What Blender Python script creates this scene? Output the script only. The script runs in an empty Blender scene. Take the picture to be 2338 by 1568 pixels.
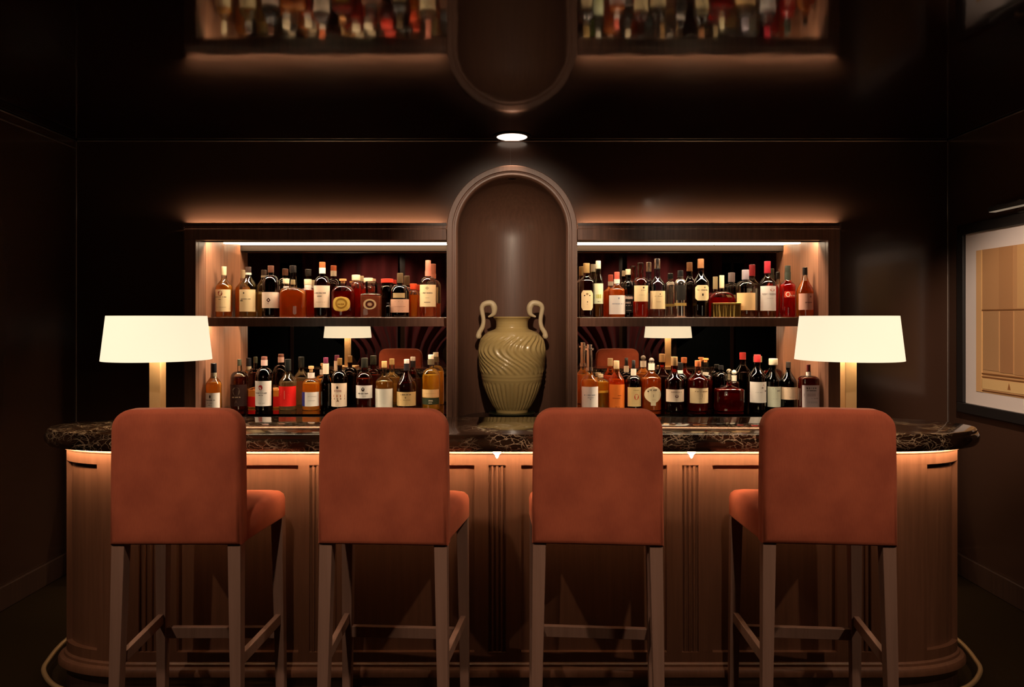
import bpy, bmesh, math, random
from mathutils import Vector
R_ = math.radians
PI = math.pi
random.seed(7)
scene = bpy.context.scene
COL = scene.collection

# ------------------------------------------------------------------ picture scale
F = 1640.0          # focal length in pixels of the 2338 px wide frame
CAMH = 1.505        # camera height
VX, HY = 1169.0, 727.0
def X(px, d): return (px - VX) * d / F
def H(py, d): return CAMH - (py - HY) * d / F

# ------------------------------------------------------------------ materials
def lin(c):
    if max(c) > 1.0: c = tuple(v / 255.0 for v in c)
    return tuple((v / 12.92 if v <= 0.04045 else ((v + 0.055) / 1.055) ** 2.4) for v in c)
MATS = {}
def newmat(name):
    m = bpy.data.materials.new(name); m.use_nodes = True
    nt = m.node_tree
    for n in list(nt.nodes): nt.nodes.remove(n)
    out = nt.nodes.new('ShaderNodeOutputMaterial')
    return m, nt, out
def N(nt, kind, **kw):
    n = nt.nodes.new(kind)
    for k, v in kw.items():
        if k in n.inputs: n.inputs[k].default_value = v
        else: setattr(n, k, v)
    return n
def principled(name, col, rough=0.5, metal=0.0, coat=0.0, spec=0.5, bump=None, sheen=0.0, trans=0.0, ior=1.5, coat_rough=0.03):
    if name in MATS: return MATS[name]
    m, nt, out = newmat(name)
    p = N(nt, 'ShaderNodeBsdfPrincipled')
    p.inputs['Base Color'].default_value = (*col, 1)
    p.inputs['Roughness'].default_value = rough
    p.inputs['Metallic'].default_value = metal
    p.inputs['Coat Weight'].default_value = coat
    p.inputs['Coat Roughness'].default_value = coat_rough
    p.inputs['Specular IOR Level'].default_value = spec
    p.inputs['IOR'].default_value = ior
    p.inputs['Sheen Weight'].default_value = sheen
    p.inputs['Transmission Weight'].default_value = trans
    if bump:
        scale, strength, stretch = bump
        tc = N(nt, 'ShaderNodeTexCoord'); mp = N(nt, 'ShaderNodeMapping')
        mp.inputs['Scale'].default_value = stretch
        nz = N(nt, 'ShaderNodeTexNoise'); nz.inputs['Scale'].default_value = scale; nz.inputs['Detail'].default_value = 2
        b = N(nt, 'ShaderNodeBump'); b.inputs['Strength'].default_value = strength; b.inputs['Distance'].default_value = 0.02
        nt.links.new(tc.outputs['Object'], mp.inputs['Vector']); nt.links.new(mp.outputs['Vector'], nz.inputs['Vector'])
        nt.links.new(nz.outputs['Fac'], b.inputs['Height']); nt.links.new(b.outputs['Normal'], p.inputs['Normal'])
    nt.links.new(p.outputs['BSDF'], out.inputs['Surface'])
    MATS[name] = m
    return m
def wood(name, dark, light, rough=0.38, stretch=(38, 38, 1.6), coat=0.15):
    m, nt, out = newmat(name)
    p = N(nt, 'ShaderNodeBsdfPrincipled')
    tc = N(nt, 'ShaderNodeTexCoord'); mp = N(nt, 'ShaderNodeMapping'); mp.inputs['Scale'].default_value = stretch
    nz = N(nt, 'ShaderNodeTexNoise'); nz.inputs['Scale'].default_value = 1.6; nz.inputs['Detail'].default_value = 6; nz.inputs['Roughness'].default_value = 0.62
    r = N(nt, 'ShaderNodeValToRGB')
    r.color_ramp.elements[0].position = 0.34; r.color_ramp.elements[0].color = (*dark, 1)
    r.color_ramp.elements[1].position = 0.68; r.color_ramp.elements[1].color = (*light, 1)
    b = N(nt, 'ShaderNodeBump'); b.inputs['Strength'].default_value = 0.06; b.inputs['Distance'].default_value = 0.004
    L = nt.links.new
    L(tc.outputs['Object'], mp.inputs['Vector']); L(mp.outputs['Vector'], nz.inputs['Vector'])
    L(nz.outputs['Fac'], r.inputs['Fac']); L(r.outputs['Color'], p.inputs['Base Color'])
    L(nz.outputs['Fac'], b.inputs['Height']); L(b.outputs['Normal'], p.inputs['Normal'])
    p.inputs['Roughness'].default_value = rough; p.inputs['Coat Weight'].default_value = coat; p.inputs['Coat Roughness'].default_value = 0.2
    L(p.outputs['BSDF'], out.inputs['Surface'])
    return m
def emission(name, col, strength):
    if name in MATS: return MATS[name]
    m, nt, out = newmat(name)
    e = N(nt, 'ShaderNodeEmission'); e.inputs['Color'].default_value = (*col, 1); e.inputs['Strength'].default_value = strength
    nt.links.new(e.outputs['Emission'], out.inputs['Surface'])
    MATS[name] = m
    return m
def velvet():
    m, nt, out = newmat('rust_velvet'); L = nt.links.new
    p = N(nt, 'ShaderNodeBsdfPrincipled'); tc = N(nt, 'ShaderNodeTexCoord')
    n1 = N(nt, 'ShaderNodeTexNoise'); n1.inputs['Scale'].default_value = 9; n1.inputs['Detail'].default_value = 3
    mp = N(nt, 'ShaderNodeMapping'); mp.inputs['Scale'].default_value = (220, 220, 30)
    n2 = N(nt, 'ShaderNodeTexNoise'); n2.inputs['Scale'].default_value = 1.5; n2.inputs['Detail'].default_value = 2
    mx = N(nt, 'ShaderNodeMath', operation='MULTIPLY_ADD'); mx.inputs[1].default_value = 0.35
    r = N(nt, 'ShaderNodeValToRGB')
    r.color_ramp.elements[0].position = 0.48; r.color_ramp.elements[0].color = (0.32, 0.066, 0.031, 1)
    r.color_ramp.elements[1].position = 0.88; r.color_ramp.elements[1].color = (0.43, 0.095, 0.043, 1)
    b = N(nt, 'ShaderNodeBump'); b.inputs['Strength'].default_value = 0.12; b.inputs['Distance'].default_value = 0.003
    L(tc.outputs['Object'], n1.inputs['Vector']); L(tc.outputs['Object'], mp.inputs['Vector']); L(mp.outputs['Vector'], n2.inputs['Vector'])
    L(n2.outputs['Fac'], mx.inputs[0]); L(n1.outputs['Fac'], mx.inputs[2]); L(mx.outputs[0], r.inputs['Fac'])
    L(r.outputs['Color'], p.inputs['Base Color']); L(n2.outputs['Fac'], b.inputs['Height']); L(b.outputs['Normal'], p.inputs['Normal'])
    p.inputs['Roughness'].default_value = 0.85; p.inputs['Specular IOR Level'].default_value = 0.2
    p.inputs['Sheen Weight'].default_value = 0.12; p.inputs['Sheen Tint'].default_value = (1, 0.45, 0.25, 1); p.inputs['Sheen Roughness'].default_value = 0.4
    L(p.outputs['BSDF'], out.inputs['Surface'])
    return m
def marble():
    m, nt, out = newmat('dark_veined_marble'); L = nt.links.new
    p = N(nt, 'ShaderNodeBsdfPrincipled'); tc = N(nt, 'ShaderNodeTexCoord')
    mp = N(nt, 'ShaderNodeMapping'); mp.inputs['Scale'].default_value = (1.0, 1.0, 1.6); mp.inputs['Rotation'].default_value = (0.3, 0.5, 0.4)
    wn = N(nt, 'ShaderNodeTexNoise'); wn.inputs['Scale'].default_value = 7; wn.inputs['Detail'].default_value = 4
    va = N(nt, 'ShaderNodeMix', data_type='RGBA', blend_type='LINEAR_LIGHT'); va.inputs[0].default_value = 0.09
    v1 = N(nt, 'ShaderNodeTexVoronoi', feature='DISTANCE_TO_EDGE'); v1.inputs['Scale'].default_value = 13
    v2 = N(nt, 'ShaderNodeTexVoronoi', feature='DISTANCE_TO_EDGE'); v2.inputs['Scale'].default_value = 30
    r1 = N(nt, 'ShaderNodeValToRGB'); r1.color_ramp.elements[0].color = (1, 1, 1, 1); r1.color_ramp.elements[1].position = 0.04; r1.color_ramp.elements[1].color = (0, 0, 0, 1)
    r2 = N(nt, 'ShaderNodeValToRGB'); r2.color_ramp.elements[0].color = (0.8, 0.8, 0.8, 1); r2.color_ramp.elements[1].position = 0.045; r2.color_ramp.elements[1].color = (0, 0, 0, 1)
    msk = N(nt, 'ShaderNodeTexNoise'); msk.inputs['Scale'].default_value = 6; msk.inputs['Detail'].default_value = 3
    rm = N(nt, 'ShaderNodeValToRGB'); rm.color_ramp.elements[0].position = 0.45; rm.color_ramp.elements[1].position = 0.62
    a = N(nt, 'ShaderNodeMath', operation='MULTIPLY'); mxx = N(nt, 'ShaderNodeMath', operation='MAXIMUM'); sc = N(nt, 'ShaderNodeMath', operation='MULTIPLY')
    cm = N(nt, 'ShaderNodeMix', data_type='RGBA')
    bc = N(nt, 'ShaderNodeValToRGB'); bc.color_ramp.elements[0].position = 0.35; bc.color_ramp.elements[0].color = (0.006, 0.0025, 0.0015, 1)
    bc.color_ramp.elements[1].position = 0.75; bc.color_ramp.elements[1].color = (0.055, 0.024, 0.012, 1)
    L(tc.outputs['Object'], mp.inputs['Vector']); L(mp.outputs['Vector'], wn.inputs['Vector'])
    L(mp.outputs['Vector'], va.inputs[6]); L(wn.outputs['Color'], va.inputs[7])
    L(va.outputs[2], v1.inputs['Vector']); L(va.outputs[2], v2.inputs['Vector']); L(mp.outputs['Vector'], msk.inputs['Vector'])
    L(v1.outputs['Distance'], r1.inputs['Fac']); L(v2.outputs['Distance'], r2.inputs['Fac']); L(msk.outputs['Fac'], rm.inputs['Fac'])
    L(r2.outputs['Color'], a.inputs[0]); L(rm.outputs['Color'], a.inputs[1])
    L(r1.outputs['Color'], sc.inputs[0]); L(rm.outputs['Color'], sc.inputs[1])
    L(sc.outputs[0], mxx.inputs[0]); L(a.outputs[0], mxx.inputs[1])
    L(wn.outputs['Fac'], bc.inputs['Fac']); L(mxx.outputs[0], cm.inputs[0]); L(bc.outputs['Color'], cm.inputs[6]); cm.inputs[7].default_value = (0.62, 0.42, 0.26, 1)
    L(cm.outputs[2], p.inputs['Base Color'])
    p.inputs['Roughness'].default_value = 0.09; p.inputs['Coat Weight'].default_value = 0.5; p.inputs['Coat Roughness'].default_value = 0.03
    L(p.outputs['BSDF'], out.inputs['Surface'])
    return m
def carpet():
    m, nt, out = newmat('dark_carpet'); L = nt.links.new
    p = N(nt, 'ShaderNodeBsdfPrincipled'); tc = N(nt, 'ShaderNodeTexCoord')
    n1 = N(nt, 'ShaderNodeTexNoise'); n1.inputs['Scale'].default_value = 160; n1.inputs['Detail'].default_value = 3
    r = N(nt, 'ShaderNodeValToRGB'); r.color_ramp.elements[0].color = (0.012, 0.006, 0.0016, 1); r.color_ramp.elements[1].color = (0.028, 0.0145, 0.004, 1)
    b = N(nt, 'ShaderNodeBump'); b.inputs['Strength'].default_value = 0.4; b.inputs['Distance'].default_value = 0.004
    L(tc.outputs['Object'], n1.inputs['Vector']); L(n1.outputs['Fac'], r.inputs['Fac']); L(r.outputs['Color'], p.inputs['Base Color'])
    L(n1.outputs['Fac'], b.inputs['Height']); L(b.outputs['Normal'], p.inputs['Normal'])
    p.inputs['Roughness'].default_value = 0.95; p.inputs['Specular IOR Level'].default_value = 0.08; L(p.outputs['BSDF'], out.inputs['Surface'])
    return m
def glass_thin(name, tint, gloss=1.6):
    if name in MATS: return MATS[name]
    m, nt, out = newmat(name); L = nt.links.new
    t = N(nt, 'ShaderNodeBsdfTransparent'); t.inputs['Color'].default_value = (*tint, 1)
    g = N(nt, 'ShaderNodeBsdfGlossy'); g.inputs['Roughness'].default_value = 0.02
    f = N(nt, 'ShaderNodeFresnel'); f.inputs['IOR'].default_value = 1.5
    k = N(nt, 'ShaderNodeMath', operation='MULTIPLY'); k.inputs[1].default_value = gloss; k.use_clamp = True
    mx = N(nt, 'ShaderNodeMixShader')
    L(f.outputs['Fac'], k.inputs[0]); L(k.outputs[0], mx.inputs[0]); L(t.outputs[0], mx.inputs[1]); L(g.outputs[0], mx.inputs[2])
    L(mx.outputs[0], out.inputs['Surface'])
    MATS[name] = m
    return m
def liquid(col, dense=0.45):
    key = 'liquor_%d_%d_%d_%d' % (*col, int(dense * 100))
    if key in MATS: return MATS[key]
    c = lin(col)
    m, nt, out = newmat(key); L = nt.links.new
    p = N(nt, 'ShaderNodeBsdfPrincipled'); p.inputs['Base Color'].default_value = (*c, 1)
    p.inputs['Transmission Weight'].default_value = 1.0; p.inputs['Roughness'].default_value = 0.04; p.inputs['IOR'].default_value = 1.2
    t = N(nt, 'ShaderNodeBsdfTranslucent'); t.inputs['Color'].default_value = (*c, 1)
    d = N(nt, 'ShaderNodeBsdfDiffuse'); d.inputs['Color'].default_value = (*c, 1)
    m1 = N(nt, 'ShaderNodeMixShader'); m1.inputs[0].default_value = 0.4
    m2 = N(nt, 'ShaderNodeMixShader'); m2.inputs[0].default_value = dense
    L(t.outputs[0], m1.inputs[1]); L(d.outputs[0], m1.inputs[2]); L(p.outputs[0], m2.inputs[1]); L(m1.outputs[0], m2.inputs[2])
    L(m2.outputs[0], out.inputs['Surface'])
    MATS[key] = m
    return m
def paper(col): return principled('paper_%d_%d_%d' % col, lin(col), 0.6, spec=0.3)
def capmat(col): return principled('cap_%d_%d_%d' % col, lin(col), 0.32, spec=0.5)
def ink(col): return principled('ink_%d_%d_%d' % col, lin(col), 0.6, spec=0.2)

M_wall = principled('brown_lacquer_wall', (0.050, 0.0235, 0.0150), 0.20, spec=0.45, coat=0.25, coat_rough=0.08, bump=(2.2, 0.10, (1, 1, 1)))
M_ceil = principled('black_lacquer_ceiling', (0.007, 0.0024, 0.0022), 0.06, spec=0.9, bump=(3.5, 0.05, (1, 1, 1)))
M_wood = wood('walnut_bar_wood', (0.110, 0.043, 0.022), (0.146, 0.059, 0.031))
M_woodD = wood('dark_stained_wood', (0.040, 0.019, 0.013), (0.066, 0.033, 0.022))
M_niche = wood('alcove_wood', (0.130, 0.060, 0.038), (0.21, 0.100, 0.064), rough=0.3)
M_cove = wood('alcove_back_wood', (0.115, 0.054, 0.033), (0.155, 0.074, 0.046), rough=0.42, coat=0.35)
M_surr = wood('alcove_surround_wood', (0.165, 0.080, 0.050), (0.215, 0.106, 0.068), rough=0.4)
M_jamb = wood('lit_walnut_side', (0.19, 0.085, 0.048), (0.29, 0.135, 0.078))  # walnut with the niche strip light put into its colour
M_leg = wood('wenge_leg_wood', (0.22, 0.115, 0.078), (0.27, 0.143, 0.100), rough=0.5, coat=0.0)
M_velvet = velvet()
M_marble = marble()
M_carpet = carpet()
M_brass = principled('brushed_brass', (0.74, 0.47, 0.23), 0.42, metal=0.75)
M_steel = principled('polished_steel', (0.62, 0.58, 0.55), 0.18, metal=1.0)
M_black = principled('black_metal', (0.012, 0.010, 0.010), 0.35)
M_matte = principled('shaded_niche_black', (0.008, 0.006, 0.005), 0.95, spec=0.05)  # shade put into soffit and header back as black, hiding the strip glow
M_mirror = principled('smoked_mirror', (0.86, 0.80, 0.72), 0.012, metal=1.0)
M_clear = glass_thin('clear_glass', (0.93, 0.95, 0.93))
M_shelfglass = glass_thin('shelf_glass', (0.70, 0.78, 0.80))
M_shade = None
M_led = emission('warm_led_strip', (1.0, 0.78, 0.54), 5.0)
M_ledF = emission('warm_led_front_strip', (1.0, 0.74, 0.48), 125.0)
M_ledS = emission('warm_led_under_shelf', (1.0, 0.74, 0.48), 210.0)
M_ledL = emission('warm_led_ledge', (1.0, 0.76, 0.50), 600.0)
M_ledB = emission('warm_led_under_bar', (1.0, 0.70, 0.40), 215.0)
M_puck = emission('small_bulb_glow', (1.0, 0.82, 0.55), 14.0)
M_down = emission('downlight_lens', (1.0, 0.80, 0.62), 2.2)
M_celadon = principled('celadon_glaze', (0.50, 0.355, 0.135), 0.30, spec=0.5, coat=0.3, coat_rough=0.15)
M_handle = principled('pale_celadon_glaze', (0.62, 0.49, 0.29), 0.38)
M_plinth = principled('dark_green_lacquer', (0.018, 0.022, 0.010), 0.3)
M_curtain = principled('burgundy_velvet_curtain', (0.105, 0.0065, 0.0085), 0.9, sheen=0.08)
M_pane = principled('night_window_glass', (0.010, 0.012, 0.012), 0.08, spec=0.5)
M_mat = paper((214, 200, 196))
def shade_mat():
    m, nt, out = newmat('lit_linen_shade'); L = nt.links.new
    e = N(nt, 'ShaderNodeEmission'); e.inputs['Color'].default_value = (1.0, 0.84, 0.58, 1); e.inputs['Strength'].default_value = 1.02
    d = N(nt, 'ShaderNodeBsdfDiffuse'); d.inputs['Color'].default_value = (0.5, 0.44, 0.34, 1)
    a = N(nt, 'ShaderNodeAddShader'); L(e.outputs[0], a.inputs[0]); L(d.outputs[0], a.inputs[1]); L(a.outputs[0], out.inputs['Surface'])
    return m
M_shade = shade_mat()

# ------------------------------------------------------------------ mesh helpers
class MB:
    def __init__(self): self.v = []; self.f = []
    def add(self, vs, fs):
        o = len(self.v); self.v += [tuple(p) for p in vs]; self.f += [tuple(i + o for i in f) for f in fs]
        return self
    def box(self, x0, x1, y0, y1, z0, z1):
        vs = [(x0,y0,z0),(x1,y0,z0),(x1,y1,z0),(x0,y1,z0),(x0,y0,z1),(x1,y0,z1),(x1,y1,z1),(x0,y1,z1)]
        return self.add(vs, [(0,3,2,1),(4,5,6,7),(0,1,5,4),(1,2,6,5),(2,3,7,6),(3,0,4,7)])
    def frustum(self, c0, s0, c1, s1):
        vs = []
        for c, s in ((c0, s0), (c1, s1)):
            for sx, sy in ((-1,-1),(1,-1),(1,1),(-1,1)): vs.append((c[0]+sx*s[0]/2, c[1]+sy*s[1]/2, c[2]))
        return self.add(vs, [(0,3,2,1),(4,5,6,7),(0,1,5,4),(1,2,6,5),(2,3,7,6),(3,0,4,7)])
    def loft(self, rings, cap0=True, cap1=True, closed=True):
        n = len(rings[0]); o = []; fs = []
        for r in rings: o += r
        for i in range(len(rings)-1):
            for j in range(n if closed else n-1):
                k = (j+1) % n
                fs.append((i*n+j, i*n+k, (i+1)*n+k, (i+1)*n+j))
        if cap0: fs.append(tuple(reversed(range(n))))
        if cap1: fs.append(tuple(range((len(rings)-1)*n, len(rings)*n)))
        return self.add(o, fs)
    def lathe(self, prof, n=40, c=(0,0,0), cap0=True, cap1=True):
        rings = [[(c[0]+r*math.cos(2*PI*k/n), c[1]+r*math.sin(2*PI*k/n), c[2]+z) for k in range(n)] for r, z in prof]
        return self.loft(rings, cap0, cap1)
    def tube(self, pts, rad, n=10, flat=1.0, axis=None, cap=True):
        pts = [Vector(p) for p in pts]; rings = []
        for i, p in enumerate(pts):
            t = (pts[min(i+1, len(pts)-1)] - pts[max(i-1, 0)]).normalized()
            up = Vector(axis) if axis else (Vector((0,0,1)) if abs(t.z) < 0.9 else Vector((1,0,0)))
            u = t.cross(up).normalized(); w = u.cross(t).normalized()
            r = rad[i] if isinstance(rad, (list, tuple)) else rad
            rings.append([tuple(p + u*r*math.cos(2*PI*k/n) + w*r*flat*math.sin(2*PI*k/n)) for k in range(n)])
        return self.loft(rings, cap, cap)
    def build(self, name, mat, parent=None, bevel=0, seg=2, sharp=38, loc=None):
        me = bpy.data.meshes.new(name); me.from_pydata(self.v, [], self.f); me.update()
        bm = bmesh.new(); bm.from_mesh(me); bmesh.ops.recalc_face_normals(bm, faces=bm.faces); bm.to_mesh(me); bm.free()
        me.materials.append(mat)
        me.shade_smooth(); me.set_sharp_from_angle(angle=R_(sharp))
        o = bpy.data.objects.new(name, me); COL.objects.link(o)
        if parent: o.parent = parent
        if loc: o.location = loc
        if bevel:
            b = o.modifiers.new('Bevel', 'BEVEL'); b.width = bevel; b.segments = seg; b.limit_method = 'ANGLE'; b.angle_limit = R_(40); b.harden_normals = True
        return o
def thing(name, label, cat, loc=(0,0,0), rz=0, group=None):
    o = bpy.data.objects.new(name, None); COL.objects.link(o)
    o.location = loc; o.rotation_euler = (0, 0, rz); o.empty_display_size = 0.05
    return tag(o, label, cat, group)
def tag(o, label, cat, group=None):
    o['label'] = label; o['category'] = cat
    if group: o['group'] = group
    return o
def struct(name, mb, mat, **k):
    o = mb.build(name, mat, **k); o['kind'] = 'structure'; return o
def catmull(pts, n=8):
    out = []; P = [Vector(p) for p in pts]
    for i in range(len(P)-1):
        p0, p1, p2, p3 = P[max(i-1,0)], P[i], P[i+1], P[min(i+2,len(P)-1)]
        for k in range(n):
            t = k/n
            out.append(0.5*((2*p1)+(-p0+p2)*t+(2*p0-5*p1+4*p2-p3)*t*t+(-p0+3*p1-3*p2+p3)*t**3))
    out.append(P[-1]); return out

# ------------------------------------------------------------------ room shell
YW = 4.35; HW = 2.64; CH = 2.585; YA = 2.95; XR = 4.9; YB = -1.5; TH = 0.12
struct('floor', MB().box(-XR-TH, XR+TH, YB-TH, YW+0.6, -0.1, 0.0), M_carpet)
struct('ceiling', MB().box(-XR-TH, XR+TH, YB-TH, YW+0.6, CH, CH+0.1), M_ceil)
NX0, NX1 = 0.37, 1.93        # rectangular openings of the wall
NZ0, NZ1 = 0.86, 2.03
AZ = 2.031                   # arch centre height
w = MB()
for s in (-1, 1):
    a, b = sorted((s*NX1, s*(HW+TH)))
    w.box(a, b, YW, YW+TH, 0, CH)
    a, b = sorted((s*NX0, s*NX1))
    w.box(a, b, YW, YW+TH, 0, NZ0); w.box(a, b, YW, YW+0.02, NZ1, CH)
    a, b = sorted((s*0.352, s*NX0))
    w.box(a, b, YW, YW+0.02, NZ0, CH)
w.box(-NX0, NX0, YW, YW+TH, 0, NZ0)
na = 32
for k in range(na):
    t0, t1 = PI*k/na, PI*(k+1)/na
    p0 = (0.352*math.cos(t0), AZ+0.352*math.sin(t0)); p1 = (0.352*math.cos(t1), AZ+0.352*math.sin(t1))
    w.add([(p0[0],YW,p0[1]),(p1[0],YW,p1[1]),(p1[0],YW,CH),(p0[0],YW,CH),
           (p0[0],YW+.02,p0[1]),(p1[0],YW+.02,p1[1]),(p1[0],YW+.02,CH),(p0[0],YW+.02,CH)],
          [(0,1,2,3),(7,6,5,4),(0,4,5,1),(1,5,6,2),(2,6,7,3),(3,7,4,0)])
wb = w.build('wall_back', M_wall, sharp=20); wb['kind'] = 'structure'
struct('wall_left', MB().box(-HW-TH, -HW, YA, YW, 0, CH), M_wall)
struct('wall_right', MB().box(HW, HW+TH, YA, YW, 0, CH), M_wall)
struct('wall_left_return', MB().box(-XR, -HW-TH, YA, YA+TH, 0, CH), M_wall)
struct('wall_right_return', MB().box(HW+TH, XR, YA, YA+TH, 0, CH), M_wall)
struct('wall_left_far', MB().box(-XR-TH, -XR, YB, YA+TH, 0, CH), M_wall)
struct('wall_right_far', MB().box(XR, XR+TH, YB, YA+TH, 0, CH), M_wall)
struct('wall_front', MB().box(-XR-TH, XR+TH, YB-TH, YB, 0, CH), M_wall)
M_bead = principled('satin_bead', (0.62, 0.52, 0.46), 0.42, metal=1.0)
M_beadD = principled('dark_satin_bead', (0.30, 0.24, 0.21), 0.5, metal=1.0)
def bead(name, p0, p1, r=0.006):
    o = MB().tube([p0, p1], r, n=10).build(name, M_bead if name == 'trim_1' else M_beadD); o['kind'] = 'structure'
bead('trim_1', (-HW+.01, YW-.003, CH-.006), (HW-.01, YW-.003, CH-.006), 0.0045)
bead('trim_2', (-HW+.003, YW-.004, 0.12), (-HW+.003, YW-.004, CH-.01), 0.0045)
bead('trim_3', (HW-.003, YW-.004, 0.12), (HW-.003, YW-.004, CH-.01), 0.0035)
for i, zz in enumerate((CH-0.006, CH-0.052)):
    bead('trim_%d' % (4+i), (-HW+.003, YA, zz), (-HW+.003, YW-.01, zz), 0.004)
bead('trim_6', (HW-.003, YA, CH-.006), (HW-.003, YW-.01, CH-.006), 0.004)
struct('trim_7', MB().box(-0.011, -0.009, YW-.0008, YW+.001, AZ+0.40, CH-.05), M_woodD)
def skirting(name, x0, x1, y0, y1): struct(name, MB().box(x0, x1, y0, y1, 0, 0.125), M_woodD, bevel=0.006)
skirting('baseboard_left', -HW, -HW+.02, YA, YW-.02)
skirting('baseboard_right', HW-.02, HW, YA, YW-.02)
skirting('baseboard_back', -HW, HW, YW-.02, YW)

# ------------------------------------------------------------------ back bar : two display niches and the arch
YF = 4.31; YM = 4.735
SHZ = 1.512; GSZ = 0.9215
def display(side):
    nm = 'left' if side < 0 else 'right'
    t = thing('display_niche', 'wide dark wood bottle niche with mirrored back in the wall, %s of the urn' % nm, 'shelving', (0, YW, 0), 0, 'lit bottle niches')
    def bx(mb, xa, xb, y0, y1, z0, z1):
        a, b = sorted((side*xa, side*xb)); mb.box(a, b, y0-YW, y1-YW, z0, z1); return mb
    OX, IX, CX = 1.967, 1.898, 0.394
    f = MB()
    bx(f, IX, OX, YF, YW-.0008, 0.865, 1.976); bx(f, CX, OX, YF, YW-.0008, 1.976, 2.043); bx(f, CX, OX, YF, YF+.006, 2.0432, 2.063); bx(f, IX, 1.929, YW-.0008, YW+.1, .865, 2.029); f2 = MB(); bx(f2, CX, IX, YW-.0006, YW+.1, 1.977, 2.029); f2.build('header_back', M_matte, t)
    f.build('frame', M_niche, t, bevel=0.003)
    b = MB()
    bx(b, OX+.0005, OX+.012, YF+.012, YW-.0008, 0.865, 2.040)
    b.build('outer_bead', M_woodD, t, bevel=0.003)
    j = MB(); bx(j, IX, IX+.02, YW+.1, YM+.02, 0.865, 2.04); j.build('side_panel', M_jamb, t)
    j = MB(); bx(j, CX-.02, CX, YW+.022, YM+.02, 0.865, 2.04); j.build('side_panel', M_jamb, t)
    s = MB(); bx(s, CX, IX, YW+.1, YM+.02, 2.02, 2.04); s.build('soffit', M_matte, t)
    s = MB(); bx(s, CX, IX, YF, YM+.02, 0.865, 0.885); s.build('counter', M_black, t)
    s = MB(); bx(s, CX, IX, YM, YM+.006, 0.885, 2.02); s.build('mirror', M_mirror, t)
    s = MB(); s.loft([[(side*xx, y-YW, z) for y, z in ((4.475,1.457),(4.476,1.456),(4.482,1.456),(4.482,1.4850),(YM-.002,1.4850),(YM-.002,SHZ),(4.476,SHZ),(4.475,SHZ-.001))] for xx in (CX, IX-.004)]); s.build('shelf', M_niche, t, sharp=20)
    s = MB(); bx(s, CX, IX-.006, 4.385, YM-.002, GSZ-.014, GSZ); s.build('glass_shelf', M_shelfglass, t)
    for xx in (0.45, 1.15, 1.84):
        s = MB(); bx(s, xx, xx+.02, 4.50, YM-.004, 0.885, GSZ-.014); s.build('shelf_support', M_black, t)
    l = MB(); bx(l, CX+.004, IX-.004, 4.715, YM-.001, 1.996, 2.016); l.build('light_strip', M_led, t)
    def hq(xa, xb, y0, y1, z): 
        a, b = sorted((side*xa, side*xb)); return MB().add([(a,y0-YW,z),(b,y0-YW,z),(b,y1-YW,z),(a,y1-YW,z)], [(0,1,2,3)])
    hq(CX+.004, IX-.004, 4.46, 4.49, 2.0190).build('light_strip', M_ledF, t)
    hq(CX+.02, IX-.02, 4.486, 4.502, 1.4842).build('light_strip', M_ledS, t)
    l = MB(); bx(l, CX, OX+.012, YF+.0062, YF+.009, 2.050, 2.078); bx(l, CX, OX+.012, YF+.0062, YF+.019, 2.078, 2.080); bx(l, OX, OX+.012, YF+.009, YF+.036, 2.0435, 2.078); l.build('ledge_glow_shield', M_woodD, t)  # added lip and end cap, shaped to cut off the ledge glow on the wall
    hq(CX+.012, OX-.004, YF+.0115, YF+.0165, 2.0440).build('light_strip', M_ledL, t)
    return t
display(-1); display(1)

al = thing('arched_alcove', 'tall round arched wood alcove with moulded surround in the centre of the wall', 'alcove', (0, YW, 0))
ri = 0.326
prof = [(0.392,-.0008),(0.392,-.044),(0.388,-.05),(0.360,-.05),(0.357,-.042),(0.349,-.040),(0.346,-.047),(0.336,-.047),(0.330,-.042),(ri,-.034),(ri,0.021),(0.348,0.021),(0.348,-.0008)]
path = [(1, 0, 0.87)] + [(1, 0, AZ)]
rings = []
rings.append([(r, y, 0.868) for r, y in prof])
for k in range(0, 49):
    th = PI*k/48
    rings.append([(r*math.cos(th), y, AZ + r*math.sin(th)) for r, y in prof])
rings.append([(-r, y, 0.868) for r, y in prof])
MB().loft(rings).build('surround', M_surr, al, sharp=30)
sh = MB(); n = 40; rings = []
rings.append([(ri*math.cos(PI*k/n), 0.021+ri*math.sin(PI*k/n), 0.868) for k in range(n+1)])
rings.append([(ri*math.cos(PI*k/n), 0.021+ri*math.sin(PI*k/n), AZ) for k in range(n+1)])
for q in range(1, 20):
    ph = PI/2*q/20
    rings.append([(ri*math.cos(ph)*math.cos(PI*k/n), 0.021+ri*math.cos(ph)*math.sin(PI*k/n), AZ+ri*math.sin(ph)) for k in range(n+1)])
sh.loft(rings, False, False, closed=False); sh.build('curved_back', M_cove, al, sharp=80)
MB().loft([[(0.325*math.cos(PI*k/32), 0.022+0.325*math.sin(PI*k/32), z) for k in range(33)]+[(-.325,-.03,z),(.325,-.03,z)] for z in (0.868,0.900)]).build('floor_slab', M_woodD, al)

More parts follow.
